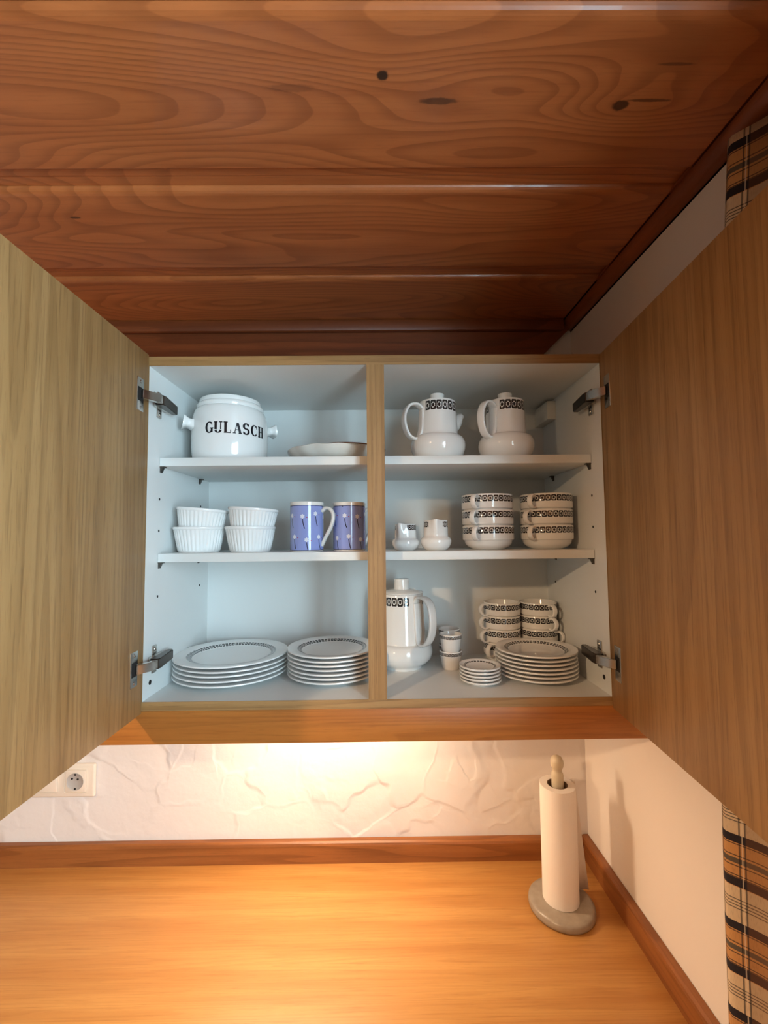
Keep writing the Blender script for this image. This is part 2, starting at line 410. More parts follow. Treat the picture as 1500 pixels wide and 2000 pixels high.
for z in (S1, S2):
    sh = part('shelf', -HW+.0012, HW-.0012, SB, D-.004, z-TH, z, MAT['melamine'], cab, .0006)
    for s in (-1, 1):
        for y in (.052, .238):   # little steel shelf pins with a hanging tab
            bm = bmesh.new(); off = cab.location; x = s*HW
            X0, X1 = sorted((x, x-s*.009)); box(bm, X0, X1, y-.005-off.y, y+.005-off.y, z-TH-.0022+Z0-off.z, z-TH+Z0-off.z)
            pts = [(x, z-TH-.002+Z0-off.z), (x-s*.006, z-TH-.002+Z0-off.z), (x-s*.0015, z-TH-.0125+Z0-off.z), (x, z-TH-.0125+Z0-off.z)]
            prism(bm, pts, 'y', y-.004-off.y, y+.004-off.y); mesh('shelf_pin', bm, MAT['darksteel'], sh)
hole_me = None
for s, sp in zip((-1, 1), sides):
    for y, zs in ((.0485, (.377, .314, .1855, .049)), (.2475, (.3765, .1857, .314)), (.021, (.583,))):
        for z in zs:
            if hole_me is None:
                bm = bmesh.new(); bmesh.ops.create_cone(bm, cap_ends=True, segments=14, radius1=.0026, radius2=.0026, depth=.0008, matrix=Matrix.Rotation(PI/2, 4, 'Y'))
                hole_me = bpy.data.meshes.new('pin_hole'); bm.to_mesh(hole_me); bm.free(); hole_me.materials.append(MAT['hole'])
            o = bpy.data.objects.new('pin_hole', hole_me); C.objects.link(o); o.parent = sp
            o.location = (s*HW-cab.location.x, y-cab.location.y, z+Z0-cab.location.z)
    bm = bmesh.new(); bmesh.ops.create_cone(bm, cap_ends=True, segments=16, radius1=.0046, radius2=.0046, depth=.001, matrix=Matrix.Rotation(PI/2, 4, 'Y'))
    o = mesh('screw_hole', bm, MAT['hole'], sp); o.location = (s*HW, .027-cab.location.y, .027+Z0-cab.location.z)

# doors
DWID, DTH = .443, .019
for s, ang in ((-1, .0201), (1, .0863)):
    bm = bmesh.new()
    z0, z1 = (-.0187+Z0, (.6485 if s < 0 else .6435)+Z0)
    a, b = sorted((0, s*DTH)); box(bm, a, b, -DWID, 0, z0-cab.location.z, z1-cab.location.z, .0008)
    door = mesh('door', bm, MAT['oak_v'], cab, True)
    door.location = (s*.4305, -.004-cab.location.y, 0); door.rotation_euler = (0, 0, -s*ang)
    tag(door, 'oak veneer door swung wide open')
# hinges: cup plate on the door, bright link, arm and mounting plate on the side panel
for s in (-1, 1):
    for zc in (.563, .068):
        h = bpy.data.objects.new('hinge', None); C.objects.link(h); h.parent = cab; h.empty_display_size = .02
        h.location = (s*HW, 0-cab.location.y, zc+Z0-cab.location.z)
        tag(h, 'dark nickel concealed hinge')
        ang = .0201 if s < 0 else .0863
        bm = bmesh.new(); box(bm, -.0016, .0016, -.044, -.020, -.031, .031, .0014, 2)
        o = mesh('cup_plate', bm, MAT['chrome'], h, True); o.location = (-s*.0005, 0, 0); o.rotation_euler = (0, 0, -s*ang)
        for dz in (-.024, .024):
            bm = bmesh.new(); bmesh.ops.create_uvsphere(bm, u_segments=12, v_segments=6, radius=.0036, matrix=Matrix.Translation((-s*.0022, -.031, dz)) @ Matrix.Diagonal((.5, 1, 1, 1)))
            mesh('screw', bm, MAT['chrome'], h, True)
        bm = bmesh.new(); box(bm, -.0022, .0022, -.041, -.0235, -.013, .013, .001); o = mesh('cup', bm, MAT['hole'], h, True); o.location = (-s*.0006, 0, 0); o.rotation_euler = (0, 0, -s*ang)
        bm = bmesh.new(); pts = [(-s*.001, -.031), (-s*.010, -.036), (-s*.026, -.012), (-s*.027, .010), (-s*.021, .010), (-s*.017, -.010), (-s*.004, -.026)]
        prism(bm, pts, 'z', -.008, .008); bmesh.ops.bevel(bm, geom=bm.edges[:], offset=.0008, segments=2, affect='EDGES'); mesh('link', bm, MAT['chrome'], h, True)
        bm = bmesh.new(); pts = [(-s*.028, .002), (-s*.028, .012), (-s*.021, .075), (-s*.010, .075), (-s*.010, .004), (-s*.014, .0)]
        prism(bm, pts, 'z', -.0095, .0095); bmesh.ops.bevel(bm, geom=bm.edges[:], offset=.0015, segments=2, affect='EDGES'); mesh('arm', bm, MAT['darksteel'], h, True)
        bm = bmesh.new()
        a, b = sorted((0, -s*.009)); box(bm, a, b, .018, .062, -.008, .008, .001)
        a, b = sorted((0, -s*.0035)); box(bm, a, b, .029, .045, -.026, .026, .0015)
        mesh('mounting_plate', bm, MAT['chrome'], h, True)
        for dz in (-.019, .019):
            bm = bmesh.new(); bmesh.ops.create_uvsphere(bm, u_segments=12, v_segments=6, radius=.0038, matrix=Matrix.Translation((-s*.0038, .037, dz)) @ Matrix.Diagonal((.5, 1, 1, 1)))
            mesh('screw', bm, MAT['chrome'], h, True)

# under-cabinet lamp with its own warm light
LX, LY = -.12, .185
lamp = thing('under_cabinet_lamp', (LX, LY, ZBO+Z0-.022), 0, 'slim warm strip lamp fixed under the wall cabinet', 'lamp')
bm = bmesh.new(); box(bm, -.20, .20, -.02, .02, .006, .022, .003); mesh('housing', bm, MAT['plastic'], lamp, True)
t = NT('lamp_diffuser'); t.b.inputs['Emission Color'].default_value = (1, .70, .38, 1); t.b.inputs['Emission Strength'].default_value = 6
bm = bmesh.new(); box(bm, -.19, .19, -.015, .015, 0, .006, .002); mesh('diffuser', bm, t.fin(lin((250, 240, 220)), .4), lamp, True)
l = area('under_cabinet_lamp_light', (LX, LY, ZBO+Z0-.024), (0, 0, 0), .40, .032, 1.75, (1, .74, .50))

# added out-of-view shaded lamp: warm fill for right door and cabinet inside
PX, PY, PZ = -1.0, -1.35, Z0+.70
cl = thing('added_fill_lamp', (PX, PY, PZ), 0, 'added unseen cone-shaded lamp giving warm fill to the right side of the cabinet', 'lamp')
bm = bmesh.new(); lathe(bm, [(.045, .095), (.160, 0), (.162, .001), (.048, .098), (.045, .095)], 48); mesh('lamp_shade', bm, MAT['plastic'], cl, True)  # shade shaped to keep the added fill off the upper right wall
bm = bmesh.new(); lathe(bm, [(0, .06), (.02, .06), (.02, .095), (.046, .096), (.046, .100), (.012, .104), (.008, CE+Z0-PZ+.004), (0, CE+Z0-PZ+.004)], 24); mesh('stem', bm, MAT['chrome'], cl, True)
pl = bpy.data.lights.new('added_fill_bulb', 'POINT'); pl.energy = 26; pl.color = (1, .68, .40); pl.shadow_soft_size = .03
po = bpy.data.objects.new('added_fill_bulb', pl); C.objects.link(po); po.location = (PX, PY, PZ+.026)

# ------------------------------------------------------------------ crockery
def plate_profile(R, pitch, rim):
    f = .56*R
    return [(0, .0028), (f-.003, .0028), (f-.002, 0), (f+.001, 0), (f+.002, .0028), (.70*R, .005), (.80*R, rim-.0052), (.985*R, rim-.0036), (.998*R, rim-.0026), (R, rim-.0015), (.993*R, rim), (.80*R, rim-.0012), (.775*R, rim-.0022), (.67*R, pitch-.0001+.0005), (.645*R, pitch-.0001), (0, pitch-.0001)]
def make_plate(name, R, pitch, rim, N, label, group, loc):
    t_ = thing(name, loc, 0, label, 'plate', group)
    bm = bmesh.new(); lathe(bm, plate_profile(R, pitch, rim), 96)
    mesh('plate_body', bm, banded('rim_border_'+name, 'r', .685*R, .775*R, N, rmin=pitch-.001), t_, True, 60)
    return t_
def stack(name, x, y, R, pitch, rim, n, N, kind, group, jitter):
    ords = ['lowest', 'second from the bottom', 'third from the bottom', 'fourth from the bottom', 'fifth from the bottom', 'sixth from the bottom', 'topmost']
    p = None
    for i in range(n):
        word = 'topmost' if i == n-1 else ords[i]
        label = f'{kind}, {word} of its stack'
        lx, ly = x+random.uniform(-jitter, jitter), y+random.uniform(-jitter, jitter)
        loc = (lx, ly, Z0+i*pitch+.0002)
        if p is None: p = make_plate(name, R, pitch, rim, N, label, group, loc)
        else: dup(p, loc, random.uniform(0, 6), label)
stack('dinner_plate', -.317, .150, .119, .0090, .0160, 5, 74, 'large white dinner plate with grey border', 'stacked dinner plates', .0015)
stack('side_plate', -.098, .137, .0955, .0083, .0155, 7, 60, 'medium white plate beside the dinner plates', 'stacked medium plates behind the post', .001)
stack('dessert_plate', .334, .1185, .083, .0079, .0150, 7, 52, 'white dessert plate in front of the cup columns', 'stacked dessert plates', .001)
stack('saucer', .208, .086, .0415, .0066, .0108, 5, 30, 'small white saucer beside the dessert plates', 'stacked small saucers', .0006)

# cups -------------------------------------------------------------
def make_cup(name, R, h, zb, N, hl, label, group, loc, rz):
    """stacking cup: rounded foot bowl narrower than the straight wall"""
    t_ = thing(name, loc, rz, label, 'cup', group)
    ri = R-.0032; rb = ri-.0006
    prof = [(0, .0016), (.52*R, .0016), (.53*R, 0), (.58*R, 0), (.62*R, .001), (.80*R, zb*.33), (.90*R, zb*.62), (rb, zb*.97), (rb+.0004, zb), (R-.0006, zb+.0012), (R, zb+.003), (R, h-.0015), (R-.0008, h), (ri+.0006, h), (ri, h-.0015), (ri, zb+.004), (.82*R, zb*.5+.003), (.6*R, .0045), (0, .0042)]
    bm = bmesh.new(); lathe(bm, prof, 72)
    mesh('cup_body', bm, banded('cup_border_'+name, 'z', h-.0165 if R > .05 else h-.0155, h-.0035, N, rmin=R-.0015), t_, True, 45)
    bm = bmesh.new()
    strap(bm, [(R-.001, 0, h-.006), (R+hl*.55, 0, h-.0035), (R+hl, 0, h-.012), (R+hl*.9, 0, h-.023), (R+hl*.4, 0, h-.0295), (R-.001, 0, h-.028)], (0, 1, 0), .0108, .0046)
    mesh('handle', bm, MAT['porcelain'], t_, True, 60)
    return t_
soup = None
for (x, y, where, azs) in ((.2405, .128, 'beside the creamers', (234, 231, 234)), (.369, .128, 'next to the right side panel', (223, 216, 224))):
    for k, az in enumerate(azs):
        lab = f"{('lowest', 'middle', 'topmost')[k]} wide white soup cup in the stack {where}"
        loc = (x+random.uniform(-.001, .001), y, Z0+S2+.0001+k*.0332)
        if soup is None: soup = make_cup('soup_cup', .0545, .0505, .0195, 30, .019, lab, 'stacked wide soup cups', loc, math.radians(az))
        else: dup(soup, loc, math.radians(az), lab)
cupo = None
for (x, y, where, azs) in ((.2970, .2425, 'nearer the small egg cups', (224, 206, 203, 203)), (.3850, .2425, 'nearer the right side panel', (300, 311, 291, 288))):
    for k, az in enumerate(azs):
        lab = f"{('lowest', 'second', 'third', 'topmost')[k]} coffee cup in the column {where}"
        loc = (x+random.uniform(-.0006, .0006), y, Z0+.0001+k*.0308)
        if cupo is None: cupo = make_cup('coffee_cup', .0432, .0475, .0178, 22, .0185, lab, 'stacked coffee cups behind the dessert plates', loc, math.radians(az))
        else: dup(cupo, loc, math.radians(az), lab)
# egg cups
def make_egg(label, loc):
    t_ = thing('egg_cup', loc, random.uniform(0, 6), label, 'egg cup', 'stacked egg cups')
    R, h = .0255, .0405
    prof = [(0, .001), (.0165, .001), (.0172, 0), (.0185, .0004), (.0198, .004), (.0222, .016), (.0240, .028), (R-.0002, h-.008), (R, h-.002), (R-.0008, h), (R-.0022, h), (R-.0028, h-.002), (.0216, .028), (.0195, .012), (.015, .0045), (0, .0042)]
    bm = bmesh.new(); lathe(bm, prof, 48); mesh('cup_body', bm, banded('egg_cup_border', 'z', h-.0095, h-.0025, 24, rmin=R-.0016), t_, True, 50)
    return t_
eg = None
for x, y, w_ in ((.1642, .186, 'beside the coffee pot'), (.1700, .243, 'against the back panel')):
    for k in range(2):
        lab = f"{'upper' if k else 'lower'} small white beaker of the pair {w_}"
        loc = (x, y, Z0+.0001+k*.0372)
        eg = make_egg(lab, loc) if eg is None else dup(eg, loc, random.uniform(0, 6), lab) and eg

# pots --------------------------------------------------------------
def spout(bm, pts, r0, r1, n=6, m=14):
    P = spline(pts, n); rings = []
    for i, p in enumerate(P):
        tan = (P[min(i+1, len(P)-1)]-P[max(i-1, 0)]).normalized(); sd = Vector((0, 1, 0)); nr = sd.cross(tan).normalized()
        r = r0+(r1-r0)*i/(len(P)-1)
        rings.append([bm.verts.new(p+sd*r*math.cos(2*PI*k/m)+nr*r*math.sin(2*PI*k/m)) for k in range(m)])
    for A, B in zip(rings, rings[1:]):
        for k in range(m): bm.faces.new((A[k], A[(k+1) % m], B[(k+1) % m], B[k]))
    bm.faces.new(rings[0][::-1]); bm.faces.new(rings[-1])
def make_teapot(label, loc, rz):
    t_ = thing('teapot', loc, rz, label, 'teapot', 'squat teapots')
    prof = [(0, .001), (.040, .001), (.041, 0), (.0435, 0), (.046, .002), (.0535, .011), (.0573, .022), (.0585, .029), (.0578, .0385), (.0545, .0465), (.0485, .0512), (.0440, .0524), (.0430, .0538), (.0424, .060), (.0410, .090), (.0396, .1235), (.0388, .1255), (.0374, .1258), (.037, .1240), (.037, .118), (.0, .116)]
    bm = bmesh.new(); lathe(bm, prof, 80)
    mesh('pot_body', bm, banded('teapot_border', 'z', .1015, .1215, 20, rmin=.038, gap=(PI, .35)), t_, True, 50)
    bm = bmesh.new(); lathe(bm, [(0, .120), (.0366, .120), (.0366, .1262), (.030, .1275), (.0152, .1282), (.0148, .1292), (.0146, .138), (.0154, .1415), (.0146, .1438), (.011, .1446), (0, .145)], 48); mesh('lid', bm, MAT['porcelain'], t_, True, 50)
    bm = bmesh.new()        # loop handle on the -x side
    strap(bm, [(-.0385, 0, .108), (-.052, 0, .1165), (-.070, 0, .112), (-.0815, 0, .092), (-.0815, 0, .070), (-.073, 0, .050), (-.060, 0, .0425), (-.050, 0, .046), (-.0425, 0, .062), (-.0405, 0, .085), (-.0395, 0, .106)], (0, 1, 0), .0175, .0058)
    mesh('handle', bm, MAT['porcelain'], t_, True, 60)
    bm = bmesh.new(); spout(bm, [(.036, 0, .074), (.047, 0, .084), (.056, 0, .098), (.063, 0, .104)], .015, .0068); mesh('spout', bm, MAT['porcelain'], t_, True, 60)
    return t_
tpot = make_teapot('squat white teapot beside the centre post, patterned border below its lid', (.1325, .107, Z0+S1), math.radians(25))
dup(tpot, (.279, .107, Z0+S1), math.radians(38), 'squat white teapot nearer the right side panel, patterned border below its lid')

cp = thing('coffee_pot', (.0555, .2085, Z0), math.radians(-50), 'tall white coffee pot with patterned border standing behind the centre post', 'coffee pot')
prof = [(0, .002), (.040, .002), (.041, 0), (.0445, 0), (.0455, .004), (.047, .0065), (.059, .013), (.0665, .022), (.0695, .033), (.0690, .043), (.0655, .0525), (.0620, .0560), (.0555, .0572), (.0548, .0585), (.0535, .075), (.0515, .11), (.0497, .150), (.0492, .1655), (.0484, .1672), (.0465, .1672), (.046, .160), (0, .158)]
bm = bmesh.new(); lathe(bm, prof, 80); mesh('pot_body', bm, banded('coffee_pot_border', 'z', .143, .162, 23, rmin=.046, gap=(0, .42)), cp, True, 50)
bm = bmesh.new(); lathe(bm, [(0, .160), (.0455, .160), (.0462, .1676), (.0496, .1680), (.0502, .1694), (.0494, .1706), (.032, .1745), (.0185, .1765), (.0176, .178), (.0172, .194), (.0178, .198), (.0165, .2005), (0, .2012)], 56); mesh('lid', bm, MAT['porcelain'], cp, True, 50)
bm = bmesh.new(); strap(bm, [(.0475, 0, .150), (.058, 0, .1615), (.078, 0, .1605), (.0930, 0, .145), (.0980, 0, .115), (.094, 0, .085), (.081, 0, .064), (.066, 0, .0585), (.0565, 0, .066), (.0535, 0, .09), (.0515, 0, .12), (.050, 0, .148)], (0, 1, 0), .0215, .0066); mesh('handle', bm, MAT['porcelain'], cp, True, 60)
bm = bmesh.new(); spout(bm, [(-.050, 0, .105), (-.058, 0, .122), (-.066, 0, .142), (-.0735, 0, .158)], .012, .008); mesh('spout', bm, MAT['porcelain'], cp, True, 60)

def make_creamer(label, loc, rz, k):
    t_ = thing('creamer', loc, rz, label, 'creamer', 'small creamers'); S = k
    def mod(r, z, a):
        d = math.atan2(math.sin(a), math.cos(a)); q = max(0, min(1, (z/S-.020)/.028))
        e = math.exp(-(d/.30)**2)
        return r+.0085*S*q*q*e*(r > .015), z+.002*S*q**6*e
    prof = [(0, .001), (.018, .001), (.0187, 0), (.0205, .0005), (.0265, .006), (.0300, .0135), (.0307, .019), (.0292, .0235), (.0255, .0262), (.0245, .0275), (.0243, .032), (.0240, .045), (.0238, .0575), (.0230, .0588), (.0220, .0575), (.0222, .030), (.026, .018), (.020, .005), (0, .004)]
    bm = bmesh.new(); lathe(bm, [(a*S, b*S) for a, b in prof], 72, mod)
    mesh('jug_body', bm, banded('creamer_border_%d' % round(S*100), 'z', .0455*S, .0565*S, 18, rmin=.0228*S, gap=(0, .62)), t_, True, 50)
    bm = bmesh.new(); strap(bm, [(-.0225*S, 0, .052*S), (-.034*S, 0, .053*S), (-.040*S, 0, .042*S), (-.036*S, 0, .029*S), (-.024*S, 0, .025*S)], (0, 1, 0), .008*S, .0036*S); mesh('handle', bm, MAT['porcelain'], t_, True, 60)
    return t_
make_creamer('smaller white creamer jug right beside the centre post', (.0605, .108, Z0+S2), math.radians(240), .94)
make_creamer('larger white creamer jug between the smaller creamer and the soup cups', (.1245, .104, Z0+S2), math.radians(262), 1.06)

# mugs
t = NT('blue_dandelion_glaze'); x = t.xyz(t.obj())
ang = t.M('ARCTAN2', x[1], x[0]); rr = t.M('SQRT', t.M('ADD', t.M('MULTIPLY', x[0], x[0]), t.M('MULTIPLY', x[1], x[1])))
sx = t.M('MULTIPLY', ang, .0345); sz = x[2]
CW, CH = .0271, .046
def flowers(ox, oz, seed):
    ux = t.M('ADD', sx, ox); row = t.M('FLOOR', t.M('DIVIDE', t.M('ADD', sz, oz), CH))
    ux = t.M('ADD', ux, t.M('MULTIPLY', row, .0083))
    col = t.M('FLOOR', t.M('DIVIDE', ux, CW))
    wob = t.M('MULTIPLY', t.M('SINE', t.M('ADD', t.M('MULTIPLY', col, 2.4+seed), row)), .0035)
    cx = t.M('SUBTRACT', t.M('SUBTRACT', ux, t.M('MULTIPLY', col, CW)), CW/2)
    cz = t.M('SUBTRACT', t.M('ADD', t.M('SUBTRACT', t.M('ADD', sz, oz), t.M('MULTIPLY', row, CH)), wob), .032)
    hx = cx; r1 = t.M('SQRT', t.M('ADD', t.M('MULTIPLY', hx, hx), t.M('MULTIPLY', cz, cz)))
    r1 = t.M('ADD', r1, t.M('MULTIPLY', t.M('COSINE', t.M('MULTIPLY', t.M('ARCTAN2', cz, hx), 6.0)), .0006))
    head = t.M('LESS_THAN', r1, .0042)
    bend = t.M('MULTIPLY', t.M('MULTIPLY', cz, cz), 7.0)
    stem = t.M('MULTIPLY', t.M('LESS_THAN', t.M('ABSOLUTE', t.M('SUBTRACT', cx, bend)), t.M('ADD', .00062, t.M('MULTIPLY', cz, -.012))), t.rng(cz, -.025, -.004))
    dz = t.M('ADD', cz, .002); dx = t.M('SUBTRACT', cx, .0088)
    dot = t.M('LESS_THAN', t.M('SQRT', t.M('ADD', t.M('MULTIPLY', dx, dx), t.M('MULTIPLY', dz, dz))), .0011)
    return head, stem, dot
h1, s1, d1 = flowers(.0, .004, 0)
blue = lin((146, 158, 214)); col = t.mix(s1, blue, lin((28, 28, 44))); col = t.mix(d1, col, lin((170, 36, 62))); col = t.mix(h1, col, lin((226, 226, 236)))
inb = t.M('MULTIPLY', t.rng(sz, .0035, .0945), t.M('GREATER_THAN', rr, .0332))
col = t.mix(inb, lin((236, 232, 226)), col)
line = t.M('MULTIPLY', t.M('MAXIMUM', t.rng(sz, .0935, .0948), t.rng(sz, .003, .0040)), t.M('GREATER_THAN', rr, .0332))
col = t.mix(line, col, lin((40, 40, 70)))
mug_mat = t.fin(col, .12, 0, .4)
mg = thing('mug', (-.1465, .094, Z0+S2), math.radians(-14), 'blue dandelion mug beside the ramekins, its handle in full view', 'mug', 'blue mugs')
prof = [(0, .0015), (.029, .0015), (.030, 0), (.0325, 0), (.0340, .0015), (.0345, .004), (.0345, .0985), (.0350, .1005), (.0345, .1020), (.0330, .1020), (.0318, .1005), (.0315, .097), (.0315, .006), (.029, .0045), (0, .0045)]
bm = bmesh.new(); lathe(bm, prof, 80); mesh('mug_body', bm, mug_mat, mg, True, 50)
bm = bmesh.new(); strap(bm, [(.0335, 0, .083), (.042, 0, .0895), (.052, 0, .0875), (.0585, 0, .076), (.0565, 0, .058), (.048, 0, .040), (.040, 0, .026), (.0335, 0, .012)], (0, 1, 0), .0105, .0068); mesh('handle', bm, MAT['stoneware'], mg, True, 60)
dup(mg, (-.0592, .113, Z0+S2), math.radians(24), 'blue dandelion mug partly hidden behind the centre post')

# ramekins
def ramekin_mesh():
    N = 144; fl = 36
    def mod(r, z, a):
        if .004 < z < .0465 and r > .035: r += .0009*math.cos(a*fl) if r > .0405+.0 or True else 0
        return r, z
    prof = [(0, .002), (.036, .002), (.0372, 0), (.0395, .0002), (.0408, .0035), (.0412, .0045), (.0440, .018), (.0468, .032), (.0492, .0460), (.0500, .0470), (.0516, .0485), (.0520, .0515), (.0512, .0530), (.0495, .0530), (.0485, .0515), (.0462, .042), (.0375, .008), (.034, .0055), (0, .0055)]
    def mod2(r, z, a):
        if .004 < z < .0465: 
            i = next(k for k, q in enumerate(prof) if abs(q[0]-r) < 1e-9 and abs(q[1]-z) < 1e-9)
            if 5 <= i <= 8: r += .0017*abs(math.sin(a*fl/2))-.0009
        return r, z
    bm = bmesh.new(); lathe(bm, prof, N, mod2)
    bmesh.ops.recalc_face_normals(bm, faces=bm.faces)
    me = bpy.data.meshes.new('ramekin'); bm.to_mesh(me); bm.free(); return me
rm = ramekin_mesh()
for x, y, z, tilt, lab in ((-.3745, .105, 0, 0, 'lower fluted white ramekin nearer the left side panel'), (-.3722, .105, .0385, .085, 'upper tilted fluted ramekin nearer the left side panel'),
                           (-.2672, .105, 0, 0, 'lower fluted white ramekin between its twin stack and the mugs'), (-.2646, .105, .0385, .070, 'upper tilted fluted ramekin between its twin stack and the mugs')):
    o = meshobj('ramekin', rm, MAT['porcelain'], None, True, 50)
    o.location = (x, y, Z0+S2+.0001+z); o.rotation_euler = (0, tilt, random.uniform(-.03, .03))
    tag(o, lab, 'ramekin', 'stacked fluted ramekins')

# scalloped dish and a brown-rimmed plate lying in it
def scallop(R):
    def mod(r, z, a):
        q = max(0, min(1, (r-.055)/(R-.055)))
        return r*(1+.018*q*q*abs(math.sin(a*6))-.006*q), z+.0011*q*q*math.cos(a*12)
    return mod
dish = thing('scalloped_dish', (-.0935, .170, Z0+S1), .2, 'shallow white dish with a wavy rim on the upper shelf', 'dish')
bm = bmesh.new(); lathe(bm, [(0, .002), (.048, .002), (.049, 0), (.053, 0), (.057, .0015), (.075, .005), (.092, .0125), (.104, .0225), (.1085, .0300), (.1070, .0312), (.1010, .0240), (.089, .0155), (.072, .0095), (.055, .0068), (0, .0075)], 144, scallop(.108)); mesh('dish_body', bm, MAT['stoneware'], dish, True, 60)
pl2 = thing('brown_rimmed_plate', (-.066, .170, Z0+S1+.0215), 0, 'cream plate with a brown rim lying in the wavy white dish', 'plate')
bm = bmesh.new(); lathe(bm, [(0, .002), (.050, .001), (.052, 0), (.055, .001), (.075, .0065), (.0850, .0135), (.0858, .0150), (.085, .0160), (.074, .0095), (.055, .0045), (0, .004)], 96); mesh('plate_body', bm, MAT['stoneware'], pl2, True, 60)
bm = bmesh.new(); lathe(bm, [(.0846, .0134), (.0862, .0143), (.0862, .0156), (.0848, .0164), (.0836, .0158), (.0840, .0140), (.0846, .0134)], 96); mesh('rim', bm, MAT['brownrim'], pl2, True, 60)

# goulash pot ---------------------------------------------------------
gp = thing('stew_pot', (-.3265, .148, Z0+S1), math.radians(299), 'big white lidded pot lettered GULASCH with two stub handles', 'pot')
gprof = [(0, .002), (.066, .002), (.068, 0), (.071, 0), (.0745, .0025), (.0775, .010), (.0798, .022), (.0808, .040), (.0808, .066), (.0802, .086), (.0785, .102), (.0755, .113), (.0725, .1185), (.0700, .1205), (.0690, .1205), (.0690, .115), (0, .113)]
bm = bmesh.new(); lathe(bm, gprof, 96); mesh('pot_body', bm, MAT['porcelain'], gp, True, 50)
bm = bmesh.new(); lathe(bm, [(0, .116), (.066, .116), (.0688, .1195), (.0705, .1220), (.0712, .1255), (.0705, .1290), (.0672, .1318), (.0660, .1330), (.0656, .1390), (.0645, .1420), (.061, .1440), (.045, .1452), (0, .1456)], 96); mesh('lid', bm, MAT['porcelain'], gp, True, 40)
for s in (-1, 1):
    bm = bmesh.new()
    strap(bm, [(0, s*.076, .083), (0, s*.084, .0848), (0, s*.091, .0862), (0, s*.0985, .0872)], (1, 0, 0), lambda f: .044-.010*math.sin(PI*min(1, f*1.2))+.004*f, lambda f: .026-.008*math.sin(PI*min(1, f*1.1))+.002*f, 5, 16)
    mesh('handle', bm, MAT['porcelain'], gp, True, 60)
def gr(z):
    for (r0, z0), (r1, z1) in zip(gprof[4:], gprof[5:]):
        if z0 <= z <= z1: return r0+(r1-r0)*(z-z0)/(z1-z0)
    return .0808
def arc(cx, cy, rx, ry, a0, a1, wthick, wthin, n=14):
    """curved stroke, thick at the sides and thin at top and bottom: list of (inner, outer) pairs"""
    L = []
    for i in range(n+1):
        a = math.radians(a0+(a1-a0)*i/n); w_ = wthin+(wthick-wthin)*abs(math.cos(a))**1.3
        c, s_ = math.cos(a), math.sin(a)
        L.append(((cx+(rx-w_/2)*c, cy+(ry-w_/2)*s_), (cx+(rx+w_/2)*c, cy+(ry+w_/2)*s_)))
    return L
def bar(x0, y0, x1, y1, wd, n=6):
    """straight stroke, horizontal width wd if upright, else vertical thickness"""
    L = []; up = abs(y1-y0) > abs(x1-x0)
    for i in range(n+1):
        f = i/n; x, y = x0+(x1-x0)*f, y0+(y1-y0)*f
        L.append((((x-wd/2, y), (x+wd/2, y)) if up else ((x, y-wd/2), (x, y+wd/2))))
    return L
T, S_, SF = .25, .09, .095
def serif(x, y, wd=.36): return bar(x-wd/2, y, x+wd/2, y, SF)
LET = {
 'G': [arc(.44, .5, .33, .46, 48, 312, T, S_, 22), bar(.70, .06, .70, .42, T*.85), serif(.70, .42, .34), bar(.70, .70, .70, .94, .07)],
 'U': [bar(.18, .97, .18, .30, T), arc(.42, .30, .25, .265, 190, 350, T, S_, 12), bar(.68, .97, .68, .30, .11), serif(.18, .96), serif(.68, .96, .32)],
 'L': [bar(.22, .04, .22, .96, T), serif(.22, .96, .40), bar(.06, .04, .72, .04, SF), bar(.70, .04, .70, .30, .08)],
 'A': [bar(.16, .04, .42, .96, .09), bar(.44, .96, .72, .04, T), bar(.26, .33, .58, .33, .07), serif(.14, .04, .30), serif(.72, .04, .34)],
 'S': [arc(.40, .73, .25, .235, 20, 270, T*.9, S_+.03, 18), arc(.40, .27, .27, .235, 90, -160, T*.9, S_+.03, 18), bar(.63, .72, .63, .95, .06), bar(.14, .05, .14, .28, .06)],
 'C': [arc(.44, .5, .33, .46, 48, 312, T, S_, 22), bar(.70, .66, .70, .94, .08), bar(.70, .06, .70, .30, .06)],
 'H': [bar(.18, .04, .18, .96, T), bar(.66, .04, .66, .96, T), bar(.27, .5, .57, .5, .07), serif(.18, .96), serif(.18, .04), serif(.66, .96), serif(.66, .04)],
}
bm = bmesh.new(); hgt, pitch_ = .0236, .0190
word = 'GULASCH'
for i, ch in enumerate(word):
    for st in LET[ch]:
        prev = None
        for a, b in st:
            vs = []
            for (u, v) in (a, b):
                s_ = (i-len(word)/2)*pitch_+u*.0205; z = .0555+v*hgt; r = gr(z)+.00035; th = s_/.081
                vs.append(bm.verts.new((r*math.cos(th), r*math.sin(th), z)))
            if prev: bm.faces.new((prev[0], prev[1], vs[1], vs[0]))
            prev = vs
o = mesh('lettering', bm, MAT['black'], gp); tag(o, 'black stencil lettering GULASCH')

# ------------------------------------------------------------------ kitchen roll
TX, TY = .389, .163; TZ = ZC+Z0
hd = thing('kitchen_roll_holder', (TX, TY, TZ), 0, 'upright kitchen roll holder with grey round base and pale knobbed rod', 'roll holder')
bm = bmesh.new(); lathe(bm, [(0, 0), (.064, 0), (.0672, .002), (.068, .006), (.0672, .013), (.064, .0165), (.058, .018), (0, .018)], 72); mesh('base', bm, MAT['greybase'], hd, True, 50)
bm = bmesh.new(); lathe(bm, [(0, .018), (.0125, .018), (.0125, .272), (.0128, .276), (.0115, .281), (.0098, .284), (.0094, .287), (.0105, .290), (.0128, .295), (.0138, .302), (.0130, .308), (.0100, .3135), (.005, .3165), (0, .317)], 40); mesh('rod', bm, MAT['rodwood'], hd, True, 50)
pr = thing('kitchen_paper_roll', (TX, TY+.002, TZ+.0182), 0, 'thin white kitchen paper roll standing on the grey holder base', 'paper roll')
